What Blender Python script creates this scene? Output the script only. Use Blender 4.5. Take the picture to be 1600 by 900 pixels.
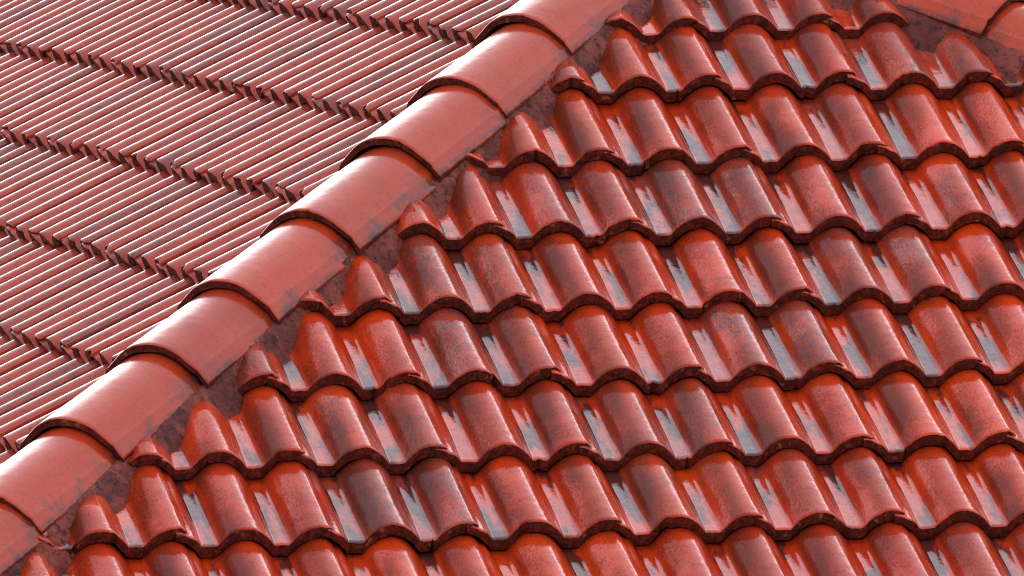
import bpy, bmesh, math, random
from mathutils import Vector, Matrix, noise

scene = bpy.context.scene
for o in list(bpy.data.objects):
    bpy.data.objects.remove(o, do_unlink=True)
R = math.radians
Z0 = 6.0                                   # height of the roof origin above the ground

# ------------------------------------------------------------------ camera
cam_data = bpy.data.cameras.new('camera')
cam = bpy.data.objects.new('camera', cam_data)
scene.collection.objects.link(cam)
cr = Vector((0.9778456, -0.2089390, -0.0127496))
cu = Vector((0.0231826, 0.0475606, 0.9985993))
cf = Vector((0.2080400, 0.9767715, -0.0513507))
M = Matrix((cr, cu, -cf)).transposed().to_4x4()
M.translation = Vector((-7.678664, -33.929094, 1.217402 + Z0))
cam.matrix_world = M
cam_data.sensor_width = 36.0
cam_data.lens = 564.398
cam_data.clip_start = 0.5
cam_data.clip_end = 5000
scene.camera = cam
scene.render.resolution_x, scene.render.resolution_y = 1024, 576

# ------------------------------------------------------------------ sky, sun, exposure
SUN_EL, SUN_AZ = R(17), R(14)             # soft light through rain cloud
world = bpy.data.worlds.new('World')
scene.world = world
world.use_nodes = True
wn, wl = world.node_tree.nodes, world.node_tree.links
wn.clear()
w_out = wn.new('ShaderNodeOutputWorld')
w_bg = wn.new('ShaderNodeBackground')
w_sky = wn.new('ShaderNodeTexSky')
w_sky.sky_type = 'NISHITA'
w_sky.sun_disc = False
w_sky.sun_elevation = SUN_EL
w_sky.sun_rotation = SUN_AZ
w_sky.air_density = 1.0
w_sky.dust_density = 4.0
w_sky.ozone_density = 1.0
w_hsv = wn.new('ShaderNodeHueSaturation')   # cloud cover takes most of the blue away
w_hsv.inputs['Saturation'].default_value = 0.30
w_mix = wn.new('ShaderNodeMix')             # even overcast layer
w_mix.data_type = 'RGBA'
w_mix.inputs[0].default_value = 0.7
w_mix.inputs[7].default_value = (12.2, 12.9, 14.8, 1)
w_bg.inputs['Strength'].default_value = 0.12
wl.new(w_sky.outputs['Color'], w_hsv.inputs['Color'])
wl.new(w_hsv.outputs['Color'], w_mix.inputs[6])
wl.new(w_mix.outputs[2], w_bg.inputs['Color'])
wl.new(w_bg.outputs['Background'], w_out.inputs['Surface'])

sun_data = bpy.data.lights.new('sun', 'SUN')
sun_data.energy = 0.65
sun_data.angle = R(38)
sun_data.color = (1.0, 0.97, 0.93)
sun = bpy.data.objects.new('sun', sun_data)
scene.collection.objects.link(sun)
sd = Vector((math.sin(SUN_AZ) * math.cos(SUN_EL), math.cos(SUN_AZ) * math.cos(SUN_EL), math.sin(SUN_EL)))
sun.rotation_euler = sd.to_track_quat('Z', 'Y').to_euler()
sun.location = (0, 0, 30)

scene.view_settings.view_transform = 'Standard'
scene.view_settings.look = 'None'
scene.view_settings.exposure = 0.22
scene.view_settings.gamma = 1.0
scene.cycles.filter_width = 1.1

# ------------------------------------------------------------------ materials
class NT:
    def __init__(s, name):
        s.m = bpy.data.materials.new(name)
        s.m.use_nodes = True
        s.t = s.m.node_tree
        s.t.nodes.clear()
        s.out = s.n('ShaderNodeOutputMaterial')
        s.b = s.n('ShaderNodeBsdfPrincipled')
        s.l(s.b.outputs[0], s.out.inputs['Surface'])
    def n(s, k, **kw):
        q = s.t.nodes.new(k)
        for a, v in kw.items():
            setattr(q, a, v)
        return q
    def l(s, a, b):
        s.t.links.new(a, b)
    def put(s, sock, v):
        if hasattr(v, 'is_output'):
            s.l(v, sock)
        else:
            sock.default_value = v
    def math(s, op, a, b=0.0, c=0.0, clamp=False):
        q = s.n('ShaderNodeMath', operation=op, use_clamp=clamp)
        for i, v in enumerate((a, b, c)):
            s.put(q.inputs[i], v)
        return q.outputs[0]
    def mix(s, f, a, b, mode='MIX'):
        q = s.n('ShaderNodeMix', data_type='RGBA', blend_type=mode)
        s.put(q.inputs[0], f)
        s.put(q.inputs[6], a if hasattr(a, 'is_output') else (*a, 1))
        s.put(q.inputs[7], b if hasattr(b, 'is_output') else (*b, 1))
        return q.outputs[2]
    def ramp(s, v, lo, hi, a=0.0, b=1.0):
        q = s.n('ShaderNodeMapRange', interpolation_type='SMOOTHSTEP')
        s.put(q.inputs[0], v)
        for i, x in enumerate((lo, hi, a, b)):
            s.put(q.inputs[i + 1], x)
        return q.outputs[0]
    def noise(s, vec, scale, detail=4.0, rough=0.55, w=0.0, dist=0.0):
        q = s.n('ShaderNodeTexNoise', noise_dimensions='3D')
        if hasattr(w, 'is_output') or w:
            a = s.n('ShaderNodeVectorMath', operation='ADD')
            s.l(vec, a.inputs[0])
            s.put(a.inputs[1], w if hasattr(w, 'is_output') else (w, w, w))
            vec = a.outputs[0]
        s.l(vec, q.inputs['Vector'])
        q.inputs['Scale'].default_value = scale
        q.inputs['Detail'].default_value = detail
        q.inputs['Roughness'].default_value = rough
        q.inputs['Distortion'].default_value = dist
        return q.outputs['Fac']
    def coords(s, scale=(1, 1, 1)):
        tc = s.n('ShaderNodeTexCoord')
        mp = s.n('ShaderNodeMapping')
        mp.inputs['Scale'].default_value = scale
        s.l(tc.outputs['Object'], mp.inputs['Vector'])
        return mp.outputs['Vector']
    def rnd(s):
        return s.n('ShaderNodeObjectInfo').outputs['Random']
    def hash(s, r, k):
        return s.math('FRACT', s.math('MULTIPLY', r, k))


def tile_material(name, stain_gain=1.0, pan=True, dull=0.0):
    m = NT(name)
    co = m.coords()
    r = m.rnd()
    w = m.math('MULTIPLY', r, 137.0)
    r2, r3, r4 = m.hash(r, 17.31), m.hash(r, 43.77), m.hash(r, 91.13)
    # clay-red paint: each tile its own tone
    red = m.mix(r2, (0.60, 0.040, 0.003), (0.50, 0.030, 0.004))
    blot = m.ramp(m.noise(co, 14, 5, 0.6, w), 0.36, 0.66)
    red = m.mix(blot, red, m.mix(r3, (0.63, 0.050, 0.003), (0.44, 0.028, 0.005)))
    if dull:                                # duller, browner red for the left slope
        red = m.mix(dull, red, (0.23, 0.050, 0.036))
    # grey worn patches, drawn out down the slope
    cs = m.coords((1.0, 0.22, 1.0))
    big = m.noise(cs, 13, 3, 0.55, m.math('ADD', w, 11.0), 0.4)
    thr = m.ramp(r4, 0.30, 1.0, 0.76, 0.38 if dull else 0.42)
    st = m.math('MULTIPLY', m.ramp(m.math('SUBTRACT', big, thr), -0.12, 0.16), stain_gain)
    fine = m.noise(cs, 150, 4, 0.65, m.math('ADD', w, 5.0))
    st = m.math('MULTIPLY', st, m.ramp(fine, 0.40, 0.58, 0.15, 1.0))
    grey = m.mix(m.noise(co, 30, 3, 0.5, w), (0.040, 0.030, 0.030), (0.120, 0.085, 0.078))
    col = m.mix(m.math('MULTIPLY', st, 0.68, clamp=True), red, grey)
    # thin brushed grime everywhere
    cb = m.coords((1.0, 0.22, 1.0))
    brush = m.ramp(m.noise(cb, 430, 4, 0.7, m.math('ADD', w, 31.0)), 0.45, 0.64)
    amt = m.ramp(m.noise(co, 22, 3, 0.55, m.math('ADD', w, 51.0)), 0.36, 0.64, 0.08, 0.62)
    col = m.mix(m.math('MULTIPLY', brush, amt), col, (0.060, 0.014, 0.009))
    # shade painted into the left flank of every roll, mottled with grime
    so = m.n('ShaderNodeAttribute', attribute_name='flank_shade').outputs['Fac']
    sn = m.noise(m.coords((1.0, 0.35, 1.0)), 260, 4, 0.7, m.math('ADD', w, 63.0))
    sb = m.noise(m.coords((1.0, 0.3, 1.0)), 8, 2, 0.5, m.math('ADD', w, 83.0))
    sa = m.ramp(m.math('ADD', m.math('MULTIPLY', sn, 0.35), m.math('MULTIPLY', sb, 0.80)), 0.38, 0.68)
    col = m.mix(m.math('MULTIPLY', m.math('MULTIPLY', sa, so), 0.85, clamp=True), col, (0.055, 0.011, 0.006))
    if pan:
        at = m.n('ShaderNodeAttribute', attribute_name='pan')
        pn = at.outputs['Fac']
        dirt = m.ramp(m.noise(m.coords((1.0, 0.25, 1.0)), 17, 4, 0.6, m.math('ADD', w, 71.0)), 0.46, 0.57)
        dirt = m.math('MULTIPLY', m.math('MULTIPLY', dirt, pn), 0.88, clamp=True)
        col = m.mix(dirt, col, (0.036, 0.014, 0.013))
    # black specks
    vor = m.n('ShaderNodeTexVoronoi', voronoi_dimensions='3D')
    vo = m.n('ShaderNodeVectorMath', operation='ADD')
    m.l(co, vo.inputs[0]); m.l(w, vo.inputs[1])
    m.l(vo.outputs[0], vor.inputs['Vector'])
    vor.inputs['Scale'].default_value = 60
    speck = m.ramp(vor.outputs['Distance'], 0.03, 0.10, 1.0, 0.0)
    gate = m.ramp(m.noise(co, 38, 2, 0.5, m.math('ADD', w, 3.0)), 0.52, 0.62)
    col = m.mix(m.math('MULTIPLY', m.math('MULTIPLY', speck, gate), 0.8), col, (0.030, 0.020, 0.020))
    m.l(col, m.b.inputs['Base Color'])
    rough = m.math('ADD', m.math('MULTIPLY', fine, 0.30), 0.35)
    rough = m.math('MULTIPLY', rough, m.math('SUBTRACT', 1.0, m.math('MULTIPLY', pn, 0.85)))
    m.l(rough, m.b.inputs['Roughness'])
    m.l(m.math('ADD', m.math('MULTIPLY', pn, 0.20), 0.03), m.b.inputs['Specular IOR Level'])   # puddled channels
    # rain film
    cw = m.math('SUBTRACT', 1.0, m.math('MULTIPLY', m.math('MULTIPLY', brush, amt), 0.7))
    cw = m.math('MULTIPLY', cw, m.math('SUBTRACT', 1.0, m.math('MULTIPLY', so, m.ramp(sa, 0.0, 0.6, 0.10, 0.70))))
    m.l(cw, m.b.inputs['Coat Weight'])
    m.b.inputs['Coat IOR'].default_value = 1.33
    film = m.noise(co, 36, 4, 0.6, m.math('ADD', w, 91.0))
    cro = m.ramp(film, 0.3, 0.7, 0.02, 0.12)
    cro = m.math('MULTIPLY', cro, m.math('SUBTRACT', 1.0, m.math('MULTIPLY', pn, 0.75)))
    m.l(cro, m.b.inputs['Coat Roughness'])
    # relief: sandy grain, brushed streaks, shallow waves
    g1 = m.noise(m.coords((0.45, 1.0, 1.0)), 330, 3, 0.6, w)
    g2 = m.noise(m.coords((1.0, 0.35, 1.0)), 120, 4, 0.6, w)
    g3 = m.noise(co, 26, 2, 0.5, w)
    hgt = m.math('ADD', m.math('MULTIPLY', g1, 0.12), m.math('ADD', m.math('MULTIPLY', g2, 0.22), m.math('MULTIPLY', g3, 0.9)))
    bp = m.n('ShaderNodeBump')
    bp.inputs['Strength'].default_value = 0.55
    bp.inputs['Distance'].default_value = 0.0016
    m.l(hgt, bp.inputs['Height'])
    m.l(bp.outputs[0], m.b.inputs['Normal'])
    m.l(bp.outputs[0], m.b.inputs['Coat Normal'])
    return m.m


def nose_material():
    m = NT('raw_tile_edge')
    co = m.coords()
    w = m.math('MULTIPLY', m.rnd(), 77.0)
    a = m.noise(co, 60, 5, 0.65, w)
    b = m.noise(co, 160, 4, 0.65, m.math('ADD', w, 9.0))
    col = m.mix(m.ramp(a, 0.35, 0.62), (0.170, 0.017, 0.006), (0.055, 0.008, 0.004))
    col = m.mix(m.ramp(b, 0.52, 0.66), col, (0.014, 0.008, 0.008))
    col = m.mix(m.ramp(m.noise(co, 45, 3, 0.6, m.math('ADD', w, 19.0)), 0.62, 0.72), col, (0.25, 0.075, 0.035))
    m.l(col, m.b.inputs['Base Color'])
    m.b.inputs['Roughness'].default_value = 0.6
    m.b.inputs['Specular IOR Level'].default_value = 0.2
    m.b.inputs['Coat Weight'].default_value = 0.08
    m.b.inputs['Coat Roughness'].default_value = 0.35
    bp = m.n('ShaderNodeBump')
    bp.inputs['Strength'].default_value = 0.9
    bp.inputs['Distance'].default_value = 0.004
    m.l(m.math('ADD', a, m.math('MULTIPLY', b, 0.5)), bp.inputs['Height'])
    m.l(bp.outputs[0], m.b.inputs['Normal'])
    return m.m


def mortar_material():
    m = NT('stained_mortar')
    co = m.coords()
    a = m.noise(co, 9, 5, 0.6)
    b = m.noise(co, 60, 6, 0.72, 4.0, 0.25)
    c = m.noise(co, 130, 4, 0.6, 8.0)
    col = m.mix(m.ramp(a, 0.36, 0.60), (0.260, 0.055, 0.036), (0.120, 0.026, 0.019))
    col = m.mix(m.math('MULTIPLY', m.ramp(b, 0.46, 0.66), 0.85), col, (0.014, 0.009, 0.010))
    col = m.mix(m.math('MULTIPLY', m.ramp(c, 0.60, 0.74), 0.4), col, (0.20, 0.06, 0.04))
    m.l(col, m.b.inputs['Base Color'])
    m.b.inputs['Roughness'].default_value = 0.5
    m.b.inputs['Specular IOR Level'].default_value = 0.12
    m.b.inputs['Coat Weight'].default_value = 0.06
    m.b.inputs['Coat IOR'].default_value = 1.33
    m.b.inputs['Coat Roughness'].default_value = 0.25
    bp = m.n('ShaderNodeBump')
    bp.inputs['Strength'].default_value = 0.9
    bp.inputs['Distance'].default_value = 0.006
    m.l(m.math('ADD', b, m.math('MULTIPLY', c, 0.5)), bp.inputs['Height'])
    m.l(bp.outputs[0], m.b.inputs['Normal'])
    m.l(bp.outputs[0], m.b.inputs['Coat Normal'])
    return m.m


def plain_material(name, c1, c2, scale, rough):
    m = NT(name)
    co = m.coords()
    m.l(m.mix(m.ramp(m.noise(co, scale, 5, 0.6), 0.35, 0.65), c1, c2), m.b.inputs['Base Color'])
    m.b.inputs['Roughness'].default_value = rough
    return m.m


def hip_material():
    m = NT('red_hip_tile')
    co = m.coords()
    r = m.rnd()
    w = m.math('MULTIPLY', r, 211.0)
    red = m.mix(m.hash(r, 23.7), (0.46, 0.038, 0.008), (0.33, 0.030, 0.011))
    red = m.mix(m.ramp(m.noise(co, 9, 4, 0.55, w), 0.35, 0.65), red, (0.43, 0.042, 0.011))
    brush = m.ramp(m.noise(m.coords((0.4, 1.0, 1.0)), 170, 4, 0.65, w), 0.52, 0.70)
    red = m.mix(m.math('MULTIPLY', brush, 0.62), red, (0.12, 0.020, 0.012))
    at = m.n('ShaderNodeAttribute', attribute_name='pan')       # low flange
    st = m.ramp(m.noise(co, 13, 6, 0.7, m.math('ADD', w, 6.0)), 0.50, 0.66)
    sm = m.math('MULTIPLY', st, m.ramp(at.outputs['Fac'], 0.55, 1.0, 0.0, 0.8))
    red = m.mix(sm, red, (0.060, 0.040, 0.040))
    sep = m.n('ShaderNodeSeparateXYZ')
    m.l(co, sep.inputs[0])
    joint = m.ramp(sep.outputs['Y'], 0.24, 0.37)             # soot washed into the joint with the next cap
    edge = m.ramp(at.outputs['Fac'], 0.95, 1.0)
    gr = m.ramp(m.noise(co, 24, 5, 0.7, m.math('ADD', w, 16.0)), 0.38, 0.60)
    grime = m.math('MULTIPLY', gr, m.math('MAXIMUM', m.math('MULTIPLY', joint, m.ramp(at.outputs['Fac'], 0.2, 0.9)), edge))
    red = m.mix(m.math('MULTIPLY', grime, 0.85), red, (0.045, 0.020, 0.016))
    pit = m.ramp(m.noise(co, 95, 4, 0.7, m.math('ADD', w, 26.0)), 0.60, 0.72)
    red = m.mix(m.math('MULTIPLY', pit, 0.45), red, (0.13, 0.020, 0.012))
    m.l(red, m.b.inputs['Base Color'])
    fine = m.noise(co, 120, 4, 0.6, w)
    m.l(m.math('ADD', m.math('MULTIPLY', fine, 0.25), 0.25), m.b.inputs['Roughness'])
    m.b.inputs['Specular IOR Level'].default_value = 0.04
    m.b.inputs['Coat Weight'].default_value = 1.0
    m.b.inputs['Coat IOR'].default_value = 1.34
    m.l(m.ramp(m.noise(co, 22, 3, 0.6, w), 0.3, 0.7, 0.08, 0.24), m.b.inputs['Coat Roughness'])
    g2 = m.noise(m.coords((0.4, 1.0, 1.0)), 110, 4, 0.6, w)
    g3 = m.noise(co, 14, 2, 0.5, w)
    bp = m.n('ShaderNodeBump')
    bp.inputs['Strength'].default_value = 0.4
    bp.inputs['Distance'].default_value = 0.0014
    m.l(m.math('ADD', m.math('MULTIPLY', g2, 0.5), m.math('MULTIPLY', g3, 2.0)), bp.inputs['Height'])
    m.l(bp.outputs[0], m.b.inputs['Normal'])
    m.l(bp.outputs[0], m.b.inputs['Coat Normal'])
    return m.m


MAT_TILE = tile_material('red_roof_tile')
MAT_TILE_DULL = tile_material('dull_red_roof_tile', 0.9, True, 0.55)
MAT_NOSE = nose_material()
MAT_MORTAR = mortar_material()
MAT_HIP = hip_material()
MAT_DECK = plain_material('roofing_felt', (0.030, 0.018, 0.016), (0.050, 0.026, 0.022), 12, 0.9)
MAT_WALL = plain_material('wall_render', (0.55, 0.50, 0.44), (0.62, 0.57, 0.50), 3, 0.9)
MAT_GROUND = plain_material('grass_ground', (0.045, 0.070, 0.025), (0.075, 0.085, 0.040), 0.8, 0.95)

# ------------------------------------------------------------------ helpers
def new_object(name, mesh, parent=None, matrix=None):
    o = bpy.data.objects.new(name, mesh)
    scene.collection.objects.link(o)
    if parent is not None:
        o.parent = parent
    if matrix is not None:
        o.matrix_local = matrix
    return o

def mesh_from(name, verts, faces, mats, face_mats=None, smooth=None, pan=None):
    me = bpy.data.meshes.new(name)
    me.from_pydata(verts, [], faces)
    for q in mats:
        me.materials.append(q)
    if face_mats:
        me.polygons.foreach_set('material_index', face_mats)
    if smooth:
        me.polygons.foreach_set('use_smooth', smooth)
    if pan:
        at = me.attributes.new('pan', 'FLOAT', 'POINT')
        at.data.foreach_set('value', pan)
    me.update()
    return me

def smooth01(a, b, x):
    t = min(1.0, max(0.0, (x - a) / (b - a)))
    return t * t * (3 - 2 * t)

# ------------------------------------------------------------------ roof geometry
TH1, G1 = 0.465358, 0.310395               # front slope: pitch, course gauge
TH2, G2 = 0.532253, 0.304623               # left slope
TH3 = R(26.0)                              # slope behind the far hip
PITCH = 0.15                               # roll to roll; a tile is two rolls wide
XH, XR = -0.355253, 0.590                   # where the two hips cross y = 0, z = 0
ROLL_H, TILE_T = 0.0400, 0.0300              # roll height, nose lift
APEX_Z = (XR - XH) / (1 / math.tan(TH2) + 1 / math.tan(TH3))

roof = bpy.data.objects.new('house', None)
scene.collection.objects.link(roof)
roof.location = (0, 0, Z0)
roof['label'] = 'hipped house roof covered in rain-wet glossy red roll tiles with mortared hips'
roof['category'] = 'house'

# frames: (across, up the slope, normal)
def frame(across, up):
    n = across.cross(up)
    return across, up, n
F1 = frame(Vector((1, 0, 0)), Vector((0, math.cos(TH1), math.sin(TH1))))
F2 = frame(Vector((0, -1, 0)), Vector((math.cos(TH2), 0, math.sin(TH2))))

def hip_frame(x0, t_side, mirror):
    sgn = -1.0 if mirror else 1.0
    d = Vector((sgn / math.tan(t_side), 1 / math.tan(TH1), 1.0)).normalized()
    m = Vector((d.x, d.y, 0)).normalized()
    w = Vector((m.y, -m.x, 0))             # to the right when looking up the hip
    up = w.cross(d)
    return Vector((x0, 0, 0)), d, w, up
HIP_A = hip_frame(XH, TH2, False)
HIP_B = hip_frame(XR, TH3, True)

# ------------------------------------------------------------------ decks (roof slopes)
DZ = -0.115
EAVE1 = -12.0 * G1
EAVE2 = -8.6 * G2
apex = Vector((XH + APEX_Z / math.tan(TH2), APEX_Z / math.tan(TH1), APEX_Z))
def on_hip(hf, z):
    return hf[0] + hf[1] * (z / hf[1].z)
def deck(name, pts, label):
    v = [(p.x, p.y, p.z + DZ) for p in pts] + [(p.x, p.y, p.z + DZ - 0.03) for p in pts]
    n = len(pts)
    f = [list(range(n)), list(range(2 * n - 1, n - 1, -1))] + [[i, n + i, n + (i + 1) % n, (i + 1) % n] for i in range(n)]
    o = new_object(name, mesh_from(name, v, f, [MAT_DECK]), roof)
    o['label'] = label
    return o
z1 = EAVE1 * math.sin(TH1)
slope_front = deck('roof_slope', [on_hip(HIP_A, z1), on_hip(HIP_B, z1), apex],
                   'front slope of wavy red tiles facing the viewer below the hip')
YB = 7.0
xl = XH + z1 / math.tan(TH2)
hl = on_hip(HIP_A, z1)
slope_left = deck('roof_slope', [Vector((hl.x, hl.y, z1)), apex, Vector((apex.x, YB, APEX_Z)), Vector((hl.x, YB, z1))],
                  'left slope seen edge-on as fine parallel ribs beyond the hip')
hr = on_hip(HIP_B, z1)
slope_far = deck('roof_slope', [apex, Vector((hr.x, hr.y, z1)), Vector((hr.x, YB, z1)), Vector((apex.x, YB, APEX_Z))],
                 'far slope behind the hip in the upper right corner')

# ------------------------------------------------------------------ roof tiles
TL = 0.385
def roll(d, hw=0.0585):
    h = ROLL_H * (1 - (abs(d) / hw) ** 2.15)
    k = 0.0035                              # small fillet where the roll meets the pan
    return max(h, 0.0) + max(0.0, k - abs(h)) ** 2 / (4 * k)

U_TOP = []
u = 0.004
while u < 0.3290:
    U_TOP.append(u)
    u += 0.0042
U_TOP.append(0.3290)

def prof_top(u):
    if u < 0.075:
        return roll(u) - 0.0075 * (1 - smooth01(0.030, 0.050, u))
    if u < 0.225:
        return roll(u - 0.15)
    return roll(u - 0.30) - 0.0016 * smooth01(0.318, 0.329, u)

def prof_bot(u):
    if u < 0.075:
        return roll(u) - 0.0265
    if u < 0.225:
        return roll(u - 0.15) - 0.0265
    return roll(u - 0.30) - (0.0265 - 0.0200 * smooth01(0.298, 0.324, u))

V_ROWS = [0.0, 0.0035, 0.011, 0.05, 0.12, 0.20, 0.28, TL]
TILT = TILE_T / G1

def make_tile_mesh(seed):
    rng = random.Random(seed)
    chips = []
    for _ in range(rng.choice([0, 1, 1, 2, 2, 3])):
        chips.append((rng.uniform(0.02, 0.32), rng.uniform(0.004, 0.014), rng.uniform(0.003, 0.010)))
    if rng.random() < 0.75:                # broken corner of the side lap
        chips.append((rng.uniform(0.318, 0.334), rng.uniform(0.006, 0.016), rng.uniform(0.003, 0.012)))
    off = rng.uniform(0, 100)
    verts, pan, faces, fm, sm, flank_shade = [], [], [], [], [], []
    nu = len(U_TOP)
    def nose_v(u):
        v = 0.0028 * noise.noise((u * 38, off, 0)) + 0.0020 * noise.noise((u * 150, off, 3))
        for c, wd, dp in chips:
            if abs(u - c) < wd:
                v += dp * (1 - abs(u - c) / wd)
        return v
    nv = [nose_v(u) for u in U_TOP]
    for j, v in enumerate(V_ROWS):
        for i, u in enumerate(U_TOP):
            z = prof_top(u) - TILT * v
            vv = v + (nv[i] if j < 3 else 0.0)
            if j == 0:
                z -= 0.0022
            z += 0.0007 * noise.noise((u * 30, v * 14, off + 7))
            verts.append((u, vv, z))
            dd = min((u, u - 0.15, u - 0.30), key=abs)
            flank_shade.append(smooth01(-0.058, -0.050, dd) * (1 - smooth01(-0.034, 0.024, dd)))  # painted shade, strongest left of each crest
            pan.append(1.0 - smooth01(0.0004, 0.0035, roll(min(abs(u), abs(u - 0.15), abs(u - 0.30)))))
    nt = len(verts)
    VB = [0.0, 0.024, 0.030, 0.036, TL]
    for j, v in enumerate(VB):
        for i, u in enumerate(U_TOP):
            z = prof_bot(u) - TILT * v - (0.0034 if j == 2 else 0.0)
            vv = v + ((nv[i] * 1.2 + 0.0015 * noise.noise((u * 120, off, 9))) if j == 0 else 0.0)
            if j == 0:
                z += 0.0016 * noise.noise((u * 90, off, 12))
            verts.append((u, vv, z))
            pan.append(0.0)
    # a middle line on the nose face keeps it rough
    nb = len(verts)
    for i, u in enumerate(U_TOP):
        a, b = Vector(verts[i]), Vector(verts[nt + i])
        c = (a + b) * 0.5
        c.y += 0.0022 * noise.noise((u * 160, off, 21)) - 0.0006
        verts.append(tuple(c)); pan.append(0.0)
    def quad(a, b, c, d, m, s):
        faces.append((a, b, c, d)); fm.append(m); sm.append(s)
    for j in range(len(V_ROWS) - 1):
        for i in range(nu - 1):
            a = j * nu + i
            quad(a, a + 1, a + nu + 1, a + nu, 0, True)
    for j in range(len(VB) - 1):
        for i in range(nu - 1):
            a = nt + j * nu + i
            quad(a, a + nu, a + nu + 1, a + 1, 1, True)
    for i in range(nu - 1):
        quad(nt + i, nt + i + 1, nb + i + 1, nb + i, 1, False)
        quad(nb + i, nb + i + 1, i + 1, i, 1, False)
    # sides and head
    tl = [j * nu for j in range(len(V_ROWS))]
    tr = [j * nu + nu - 1 for j in range(len(V_ROWS))]
    bl = [nt + j * nu for j in range(len(VB))]
    br = [nt + j * nu + nu - 1 for j in range(len(VB))]
    faces.append(tl + bl[::-1] + [nb]); fm.append(1); sm.append(False)
    faces.append(tr[::-1] + [nb + nu - 1] + br); fm.append(0); sm.append(False)
    h0, hb = (len(V_ROWS) - 1) * nu, nt + (len(VB) - 1) * nu
    for i in range(nu - 1):
        quad(h0 + i, h0 + i + 1, hb + i + 1, hb + i, 1, False)
    me = mesh_from('roof_tile', verts, faces, [MAT_TILE, MAT_NOSE], fm, sm, pan)
    at = me.attributes.new('flank_shade', 'FLOAT', 'POINT')
    at.data.foreach_set('value', flank_shade + [0.0] * (len(verts) - len(flank_shade)))
    return me

VARIANTS = [make_tile_mesh(100 + i) for i in range(16)]
DULL_VARIANTS = []
for i in range(12):
    q = make_tile_mesh(300 + i)
    q.materials[0] = MAT_TILE_DULL
    DULL_VARIANTS.append(q)

def cut_mesh(me, mat, planes):
    """Cut a tile along the hips: keep what lies on the + side of each plane (point, normal in roof space)."""
    bm = bmesh.new()
    bm.from_mesh(me)
    inv = mat.inverted()
    for co, no in planes:
        lc = inv @ co
        ln = (inv.to_3x3() @ no).normalized()
        res = bmesh.ops.bisect_plane(bm, geom=bm.verts[:] + bm.edges[:] + bm.faces[:], plane_co=lc, plane_no=ln,
                                     clear_inner=True, clear_outer=False, dist=1e-6)
        ed = [e for e in res['geom_cut'] if isinstance(e, bmesh.types.BMEdge)]
        if ed:
            try:
                nf = bmesh.ops.edgenet_fill(bm, edges=ed, mat_nr=1)
            except Exception:
                pass
    if len(bm.verts) < 8:
        bm.free()
        return None
    out = bpy.data.meshes.new('roof_tile')
    bm.to_mesh(out)
    bm.free()
    for q in me.materials:
        out.materials.append(q)
    return out

def lay_tile(parent, fr, origin, seed, planes, stock):
    rng = random.Random(seed)
    a, b, c = fr
    m = Matrix((a, b, c)).transposed().to_4x4()
    o = origin + a * rng.uniform(-0.003, 0.003) + b * rng.uniform(-0.006, 0.006) + c * rng.uniform(-0.0006, 0.0012)
    m.translation = o
    m = m @ Matrix.Rotation(R(rng.uniform(-0.5, 0.5)), 4, 'Z') @ Matrix.Rotation(R(rng.uniform(-0.18, 0.18)), 4, 'Y')
    me = rng.choice(stock)
    need, inside_any = [], True
    for co, no in planes:
        ds = [((m @ Vector((u, v, 0))) - co).dot(no) for u in (0, 0.334) for v in (0, TL)]
        if max(ds) < 0.055:
            return None
        if min(ds) < 0:
            need.append((co, no))
    if need:
        me = cut_mesh(me, m, need)
        if me is None or len(me.polygons) < 6:
            return None
    return new_object('roof_tile', me, parent, m)

CUT, CUT_L = 0.117, 0.100
wA, wB = HIP_A[2], HIP_B[2]
planes_front = [(HIP_A[0] + wA * CUT, wA), (HIP_B[0] - wB * CUT, -wB)]
planes_left = [(HIP_A[0] - wA * CUT_L, -wA), (apex - Vector((CUT_L, 0, 0)), Vector((-1, 0, 0)))]

seed = 1
n_front = n_left = 0
for k in range(-1, 12):                    # front slope, courses from the top
    kk = 0.15 if k == 0 else (-0.80 if k == -1 else float(k))
    for c in range(-13, 5):
        x = PITCH * (2 * c - 0.5)
        if x < -2.75 or x > 1.5 + 0.02 * k:
            continue
        org = F1[1] * (-kk * G1) + Vector((x, 0, 0))
        seed += 1
        if lay_tile(slope_front, F1, org, seed, planes_front, VARIANTS):
            n_front += 1
S0, Y0 = -0.105450, 2.470304
for q in range(-1, 9):                     # left slope
    s = S0 - q * G2
    ymax = 7.3 - 1.25 * q
    for j in range(-20, 30):
        y = Y0 + PITCH * 13 - PITCH * 2 * j
        if y > ymax:
            continue
        org = Vector((XH, y, 0)) + F2[1] * s
        seed += 1
        if lay_tile(slope_left, F2, org, seed, planes_left, DULL_VARIANTS):
            n_left += 1
print('tiles', n_front, n_left)

# ------------------------------------------------------------------ hip tiles
CAP_W, CAP_R, CAP_WA = 0.127, 0.1335, 0.1065
HC = 0.092
def cap_drop(w):
    w = abs(w)
    if w <= CAP_WA:
        wc = min(w, 0.080)                  # round crest, then flatter sides
        return 0.115 - math.sqrt(0.115 ** 2 - wc * wc) + max(0.0, w - 0.080) * 0.90
    base = cap_drop(CAP_WA)
    t = (w - CAP_WA) / (CAP_W - CAP_WA)
    return base + 0.033 * t - 0.0020 * math.exp(-((t - 0.13) / 0.10) ** 2)

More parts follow.
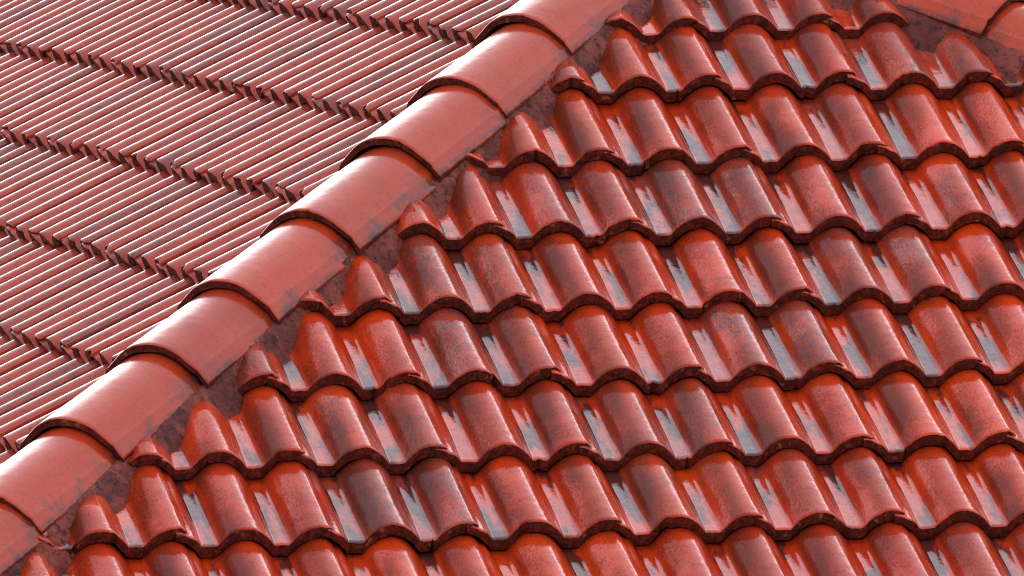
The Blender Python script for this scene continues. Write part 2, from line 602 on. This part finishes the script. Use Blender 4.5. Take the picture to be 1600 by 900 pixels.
CAP_L, CAP_T = 0.43, 0.0175
def make_cap_mesh(seed):
    rng = random.Random(seed)
    off = rng.uniform(0, 100)
    half = [CAP_WA * i / 18 for i in range(1, 19)] + [0.1075, 0.1085, 0.110, 0.113, 0.118, 0.123, CAP_W]
    ws = [-q for q in half[::-1]] + [0.0] + half
    nu = len(ws)
    rows = [0.0, 0.004, 0.012, 0.08, 0.2, 0.33, 0.395, 0.41, CAP_L]
    verts, pan, faces, fm, sm = [], [], [], [], []
    chips = [(rng.uniform(-0.12, 0.12), rng.uniform(0.004, 0.01), rng.uniform(0.002, 0.005)) for _ in range(rng.randint(0, 2))]
    nv = []
    for w in ws:
        v = 0.002 * noise.noise((w * 40, off, 0)) + 0.001 * noise.noise((w * 170, off, 4))
        for c, wd, dp in chips:
            if abs(w - c) < wd:
                v += dp * (1 - abs(w - c) / wd)
        nv.append(v)
    for j, v in enumerate(rows):
        tuck = smooth01(0.395, 0.41, v)   # the head narrows under the next cap
        sc = (1.0 - 0.05 * v / CAP_L) * (1 - 0.14 * tuck)
        for i, w in enumerate(ws):
            z = -cap_drop(w) * (1.0 - 0.04 * v / CAP_L) - 0.0215 * v / 0.35 - 0.006 * tuck
            if j == 0:
                z -= 0.002
            z += 0.0012 * noise.noise((w * 16, v * 7, off + 5))
            ragged = 0.002 * noise.noise((v * 55, off, 30)) if i in (0, nu - 1) else 0.0
            verts.append((w * sc + ragged, v + (nv[i] if j < 3 else 0), z))
            pan.append(smooth01(0.05, CAP_W, abs(w)))
    nt = len(verts)
    VB = [0.0, CAP_L]
    for j, v in enumerate(VB):
        sc = 1.0 - (0.05 * v / CAP_L if j == 0 else 0.19)
        for i, w in enumerate(ws):
            z = -cap_drop(w) - CAP_T * (1 - 0.25 * abs(w) / CAP_W) - 0.0215 * v / 0.35
            verts.append((w * sc * 0.965, v + (nv[i] * 1.3 if j == 0 else 0), z + (0.0012 * noise.noise((w * 80, off, 8)) if j == 0 else 0)))
            pan.append(0.0)
    def quad(a, b, c, d, m, s):
        faces.append((a, b, c, d)); fm.append(m); sm.append(s)
    for j in range(len(rows) - 1):
        for i in range(nu - 1):
            a = j * nu + i
            quad(a, a + 1, a + nu + 1, a + nu, 0, True)
    for i in range(nu - 1):
        a = nt + i
        quad(a, a + nu, a + nu + 1, a + 1, 1, True)
        quad(nt + i, nt + i + 1, i + 1, i, 1, False)
        h = (len(rows) - 1) * nu + i
        quad(h, h + 1, nt + nu + i + 1, nt + nu + i, 1, False)
    tl = [j * nu for j in range(len(rows))]
    tr = [j * nu + nu - 1 for j in range(len(rows))]
    faces.append(tl + [nt + nu, nt]); fm.append(1); sm.append(False)
    faces.append(tr[::-1] + [nt + nu - 1, nt + 2 * nu - 1]); fm.append(1); sm.append(False)
    return mesh_from('hip_tile', verts, faces, [MAT_HIP, MAT_NOSE], fm, sm, pan)

CAPS = [make_cap_mesh(500 + i) for i in range(10)]

# mortar bed under the caps: a lumpy skirt on both sides
def make_mortar(name, hf, t0, t1, drops, label, parent):
    o0, d, w, up = hf
    verts, faces = [], []
    step = 0.010
    nt = int((t1 - t0) / step)
    zc = HC - 0.090
    prof = []                              # (side offset from the cap edge, height 0..1 of the fall)
    for s in (-1, 1):
        dr = drops[0] if s < 0 else drops[1]
        side = []
        for q in range(15):
            f = q / 14.0
            wv = CAP_W * 0.80 + 0.080 * f
            side.append((s, wv, f, dr))
        prof.append(side)
    line = prof[0][::-1] + prof[1]
    nu = len(line)
    for i in range(nt + 1):
        t = t0 + step * i
        base = o0 + d * t
        for s, wv, f, dr in line:
            plane = -dr * wv                # roof plane at this side distance
            n1 = noise.noise((t * 7.0, s * 5.0, 2.0)) * 0.5 + noise.noise((t * 19.0, s * 3 + wv * 20, 5.0)) * 0.35
            n2 = noise.noise((t * 55.0, wv * 60.0, s * 9.0))
            n4 = noise.noise((t * 24.0, wv * 26.0, s * 2.0 + 8))
            n3 = noise.noise((t * 120.0, wv * 130.0, s * 4.0))
            top = zc - 0.010
            low = plane - 0.040
            e = max(0.0, (f - 0.22) / 0.78) * (1.0 + 0.30 * n1)
            z = top + (low - top) * min(1.2, e ** 0.85) + (0.009 * n2 + 0.014 * n4) * min(1, max(0, f - 0.15) * 5) + 0.0025 * n3
            if f == 1.0:                    # the outermost line runs down to the deck
                z = plane + DZ - 0.015
            p = base + w * (s * (wv + 0.004 * n2 * f)) + Vector((0, 0, z))
            verts.append(tuple(p))
    for i in range(nt):
        for j in range(nu - 1):
            a = i * nu + j
            faces.append((a, a + 1, a + nu + 1, a + nu))
    o = new_object(name, mesh_from(name, verts, faces, [MAT_MORTAR], None, [True] * len(faces)), parent)
    o['label'] = label
    return o

d = HIP_A[1]
def side_drop(w, th, axis):
    return abs(w.x if axis == 'x' else w.y) * math.tan(th)
mortarA = make_mortar('hip_mortar', HIP_A, -3.9, APEX_Z / HIP_A[1].z - 0.02,
                      (side_drop(wA, TH2, 'x'), side_drop(wA, TH1, 'y')),
                      'dark stained mortar bed under the long diagonal hip', roof)
mortarB = make_mortar('hip_mortar', HIP_B, -1.9, APEX_Z / HIP_B[1].z - 0.02,
                      (side_drop(wB, TH1, 'y'), side_drop(wB, TH3, 'x')),
                      'dark mortar bed under the hip in the upper right corner', roof)

def lay_cap(parent, hf, t, dw, seed):
    rng = random.Random(seed)
    o0, d, w, up = hf
    m = Matrix((w, d, up)).transposed().to_4x4()
    m.translation = o0 + d * t + w * dw + Vector((0, 0, HC + rng.uniform(-0.002, 0.002)))
    m = m @ Matrix.Rotation(R(rng.uniform(-0.3, 0.3)), 4, 'Z') @ Matrix.Rotation(R(rng.uniform(-0.3, 0.3)), 4, 'Y')
    return new_object('hip_tile', CAPS[seed % len(CAPS)], parent, m)

noses = [(-3.70, 0), (-3.35, 0), (-3.00, 0.004), (-2.650, -0.004), (-2.2905, -0.003), (-1.9155, 0.000), (-1.5955, 0.003), (-1.2245, 0.007),
         (-0.843, 0.006), (-0.5125, 0.000), (-0.175, -0.006), (0.170, -0.010)]
for i, (t, dw) in enumerate(noses):
    lay_cap(mortarA, HIP_A, t, dw, 40 + i)
for i in range(5):
    lay_cap(mortarB, HIP_B, 0.232 - 0.35 * i, 0.0, 63 + i)

RIDGE = (apex.copy(), Vector((0, 1, 0)), Vector((1, 0, 0)), Vector((0, 0, 1)))
mortarR = make_mortar('ridge_mortar', RIDGE, -0.05, YB - apex.y - 0.02, (math.tan(TH2), math.tan(TH3)),
                      'mortar bed along the top ridge', roof)
for i in range(17):
    lay_cap(mortarR, RIDGE, -0.10 + 0.35 * i, 0.0, 80 + i).name = 'ridge_tile'

# ------------------------------------------------------------------ walls under the roof and the ground (out of the frame)
def wall_box():
    x0, x1 = hl.x + 0.5, hr.x - 0.5
    y0, y1 = hl.y + 0.5, YB
    zt, zb = z1 + DZ - 0.02, -Z0
    v = [(x, y, z) for z in (zb, zt) for x, y in ((x0, y0), (x1, y0), (x1, y1), (x0, y1))]
    f = [(0, 1, 5, 4), (1, 2, 6, 5), (2, 3, 7, 6), (3, 0, 4, 7), (4, 5, 6, 7), (3, 2, 1, 0)]
    new_object('wall', mesh_from('wall', v, f, [MAT_WALL]), roof)
wall_box()
gm = mesh_from('ground', [(-2500, -2500, 0), (2500, -2500, 0), (2500, 2500, 0), (-2500, 2500, 0)], [(0, 1, 2, 3)], [MAT_GROUND])
g = new_object('ground', gm)
g['kind'] = 'structure'
g['label'] = 'grassy ground around the house'
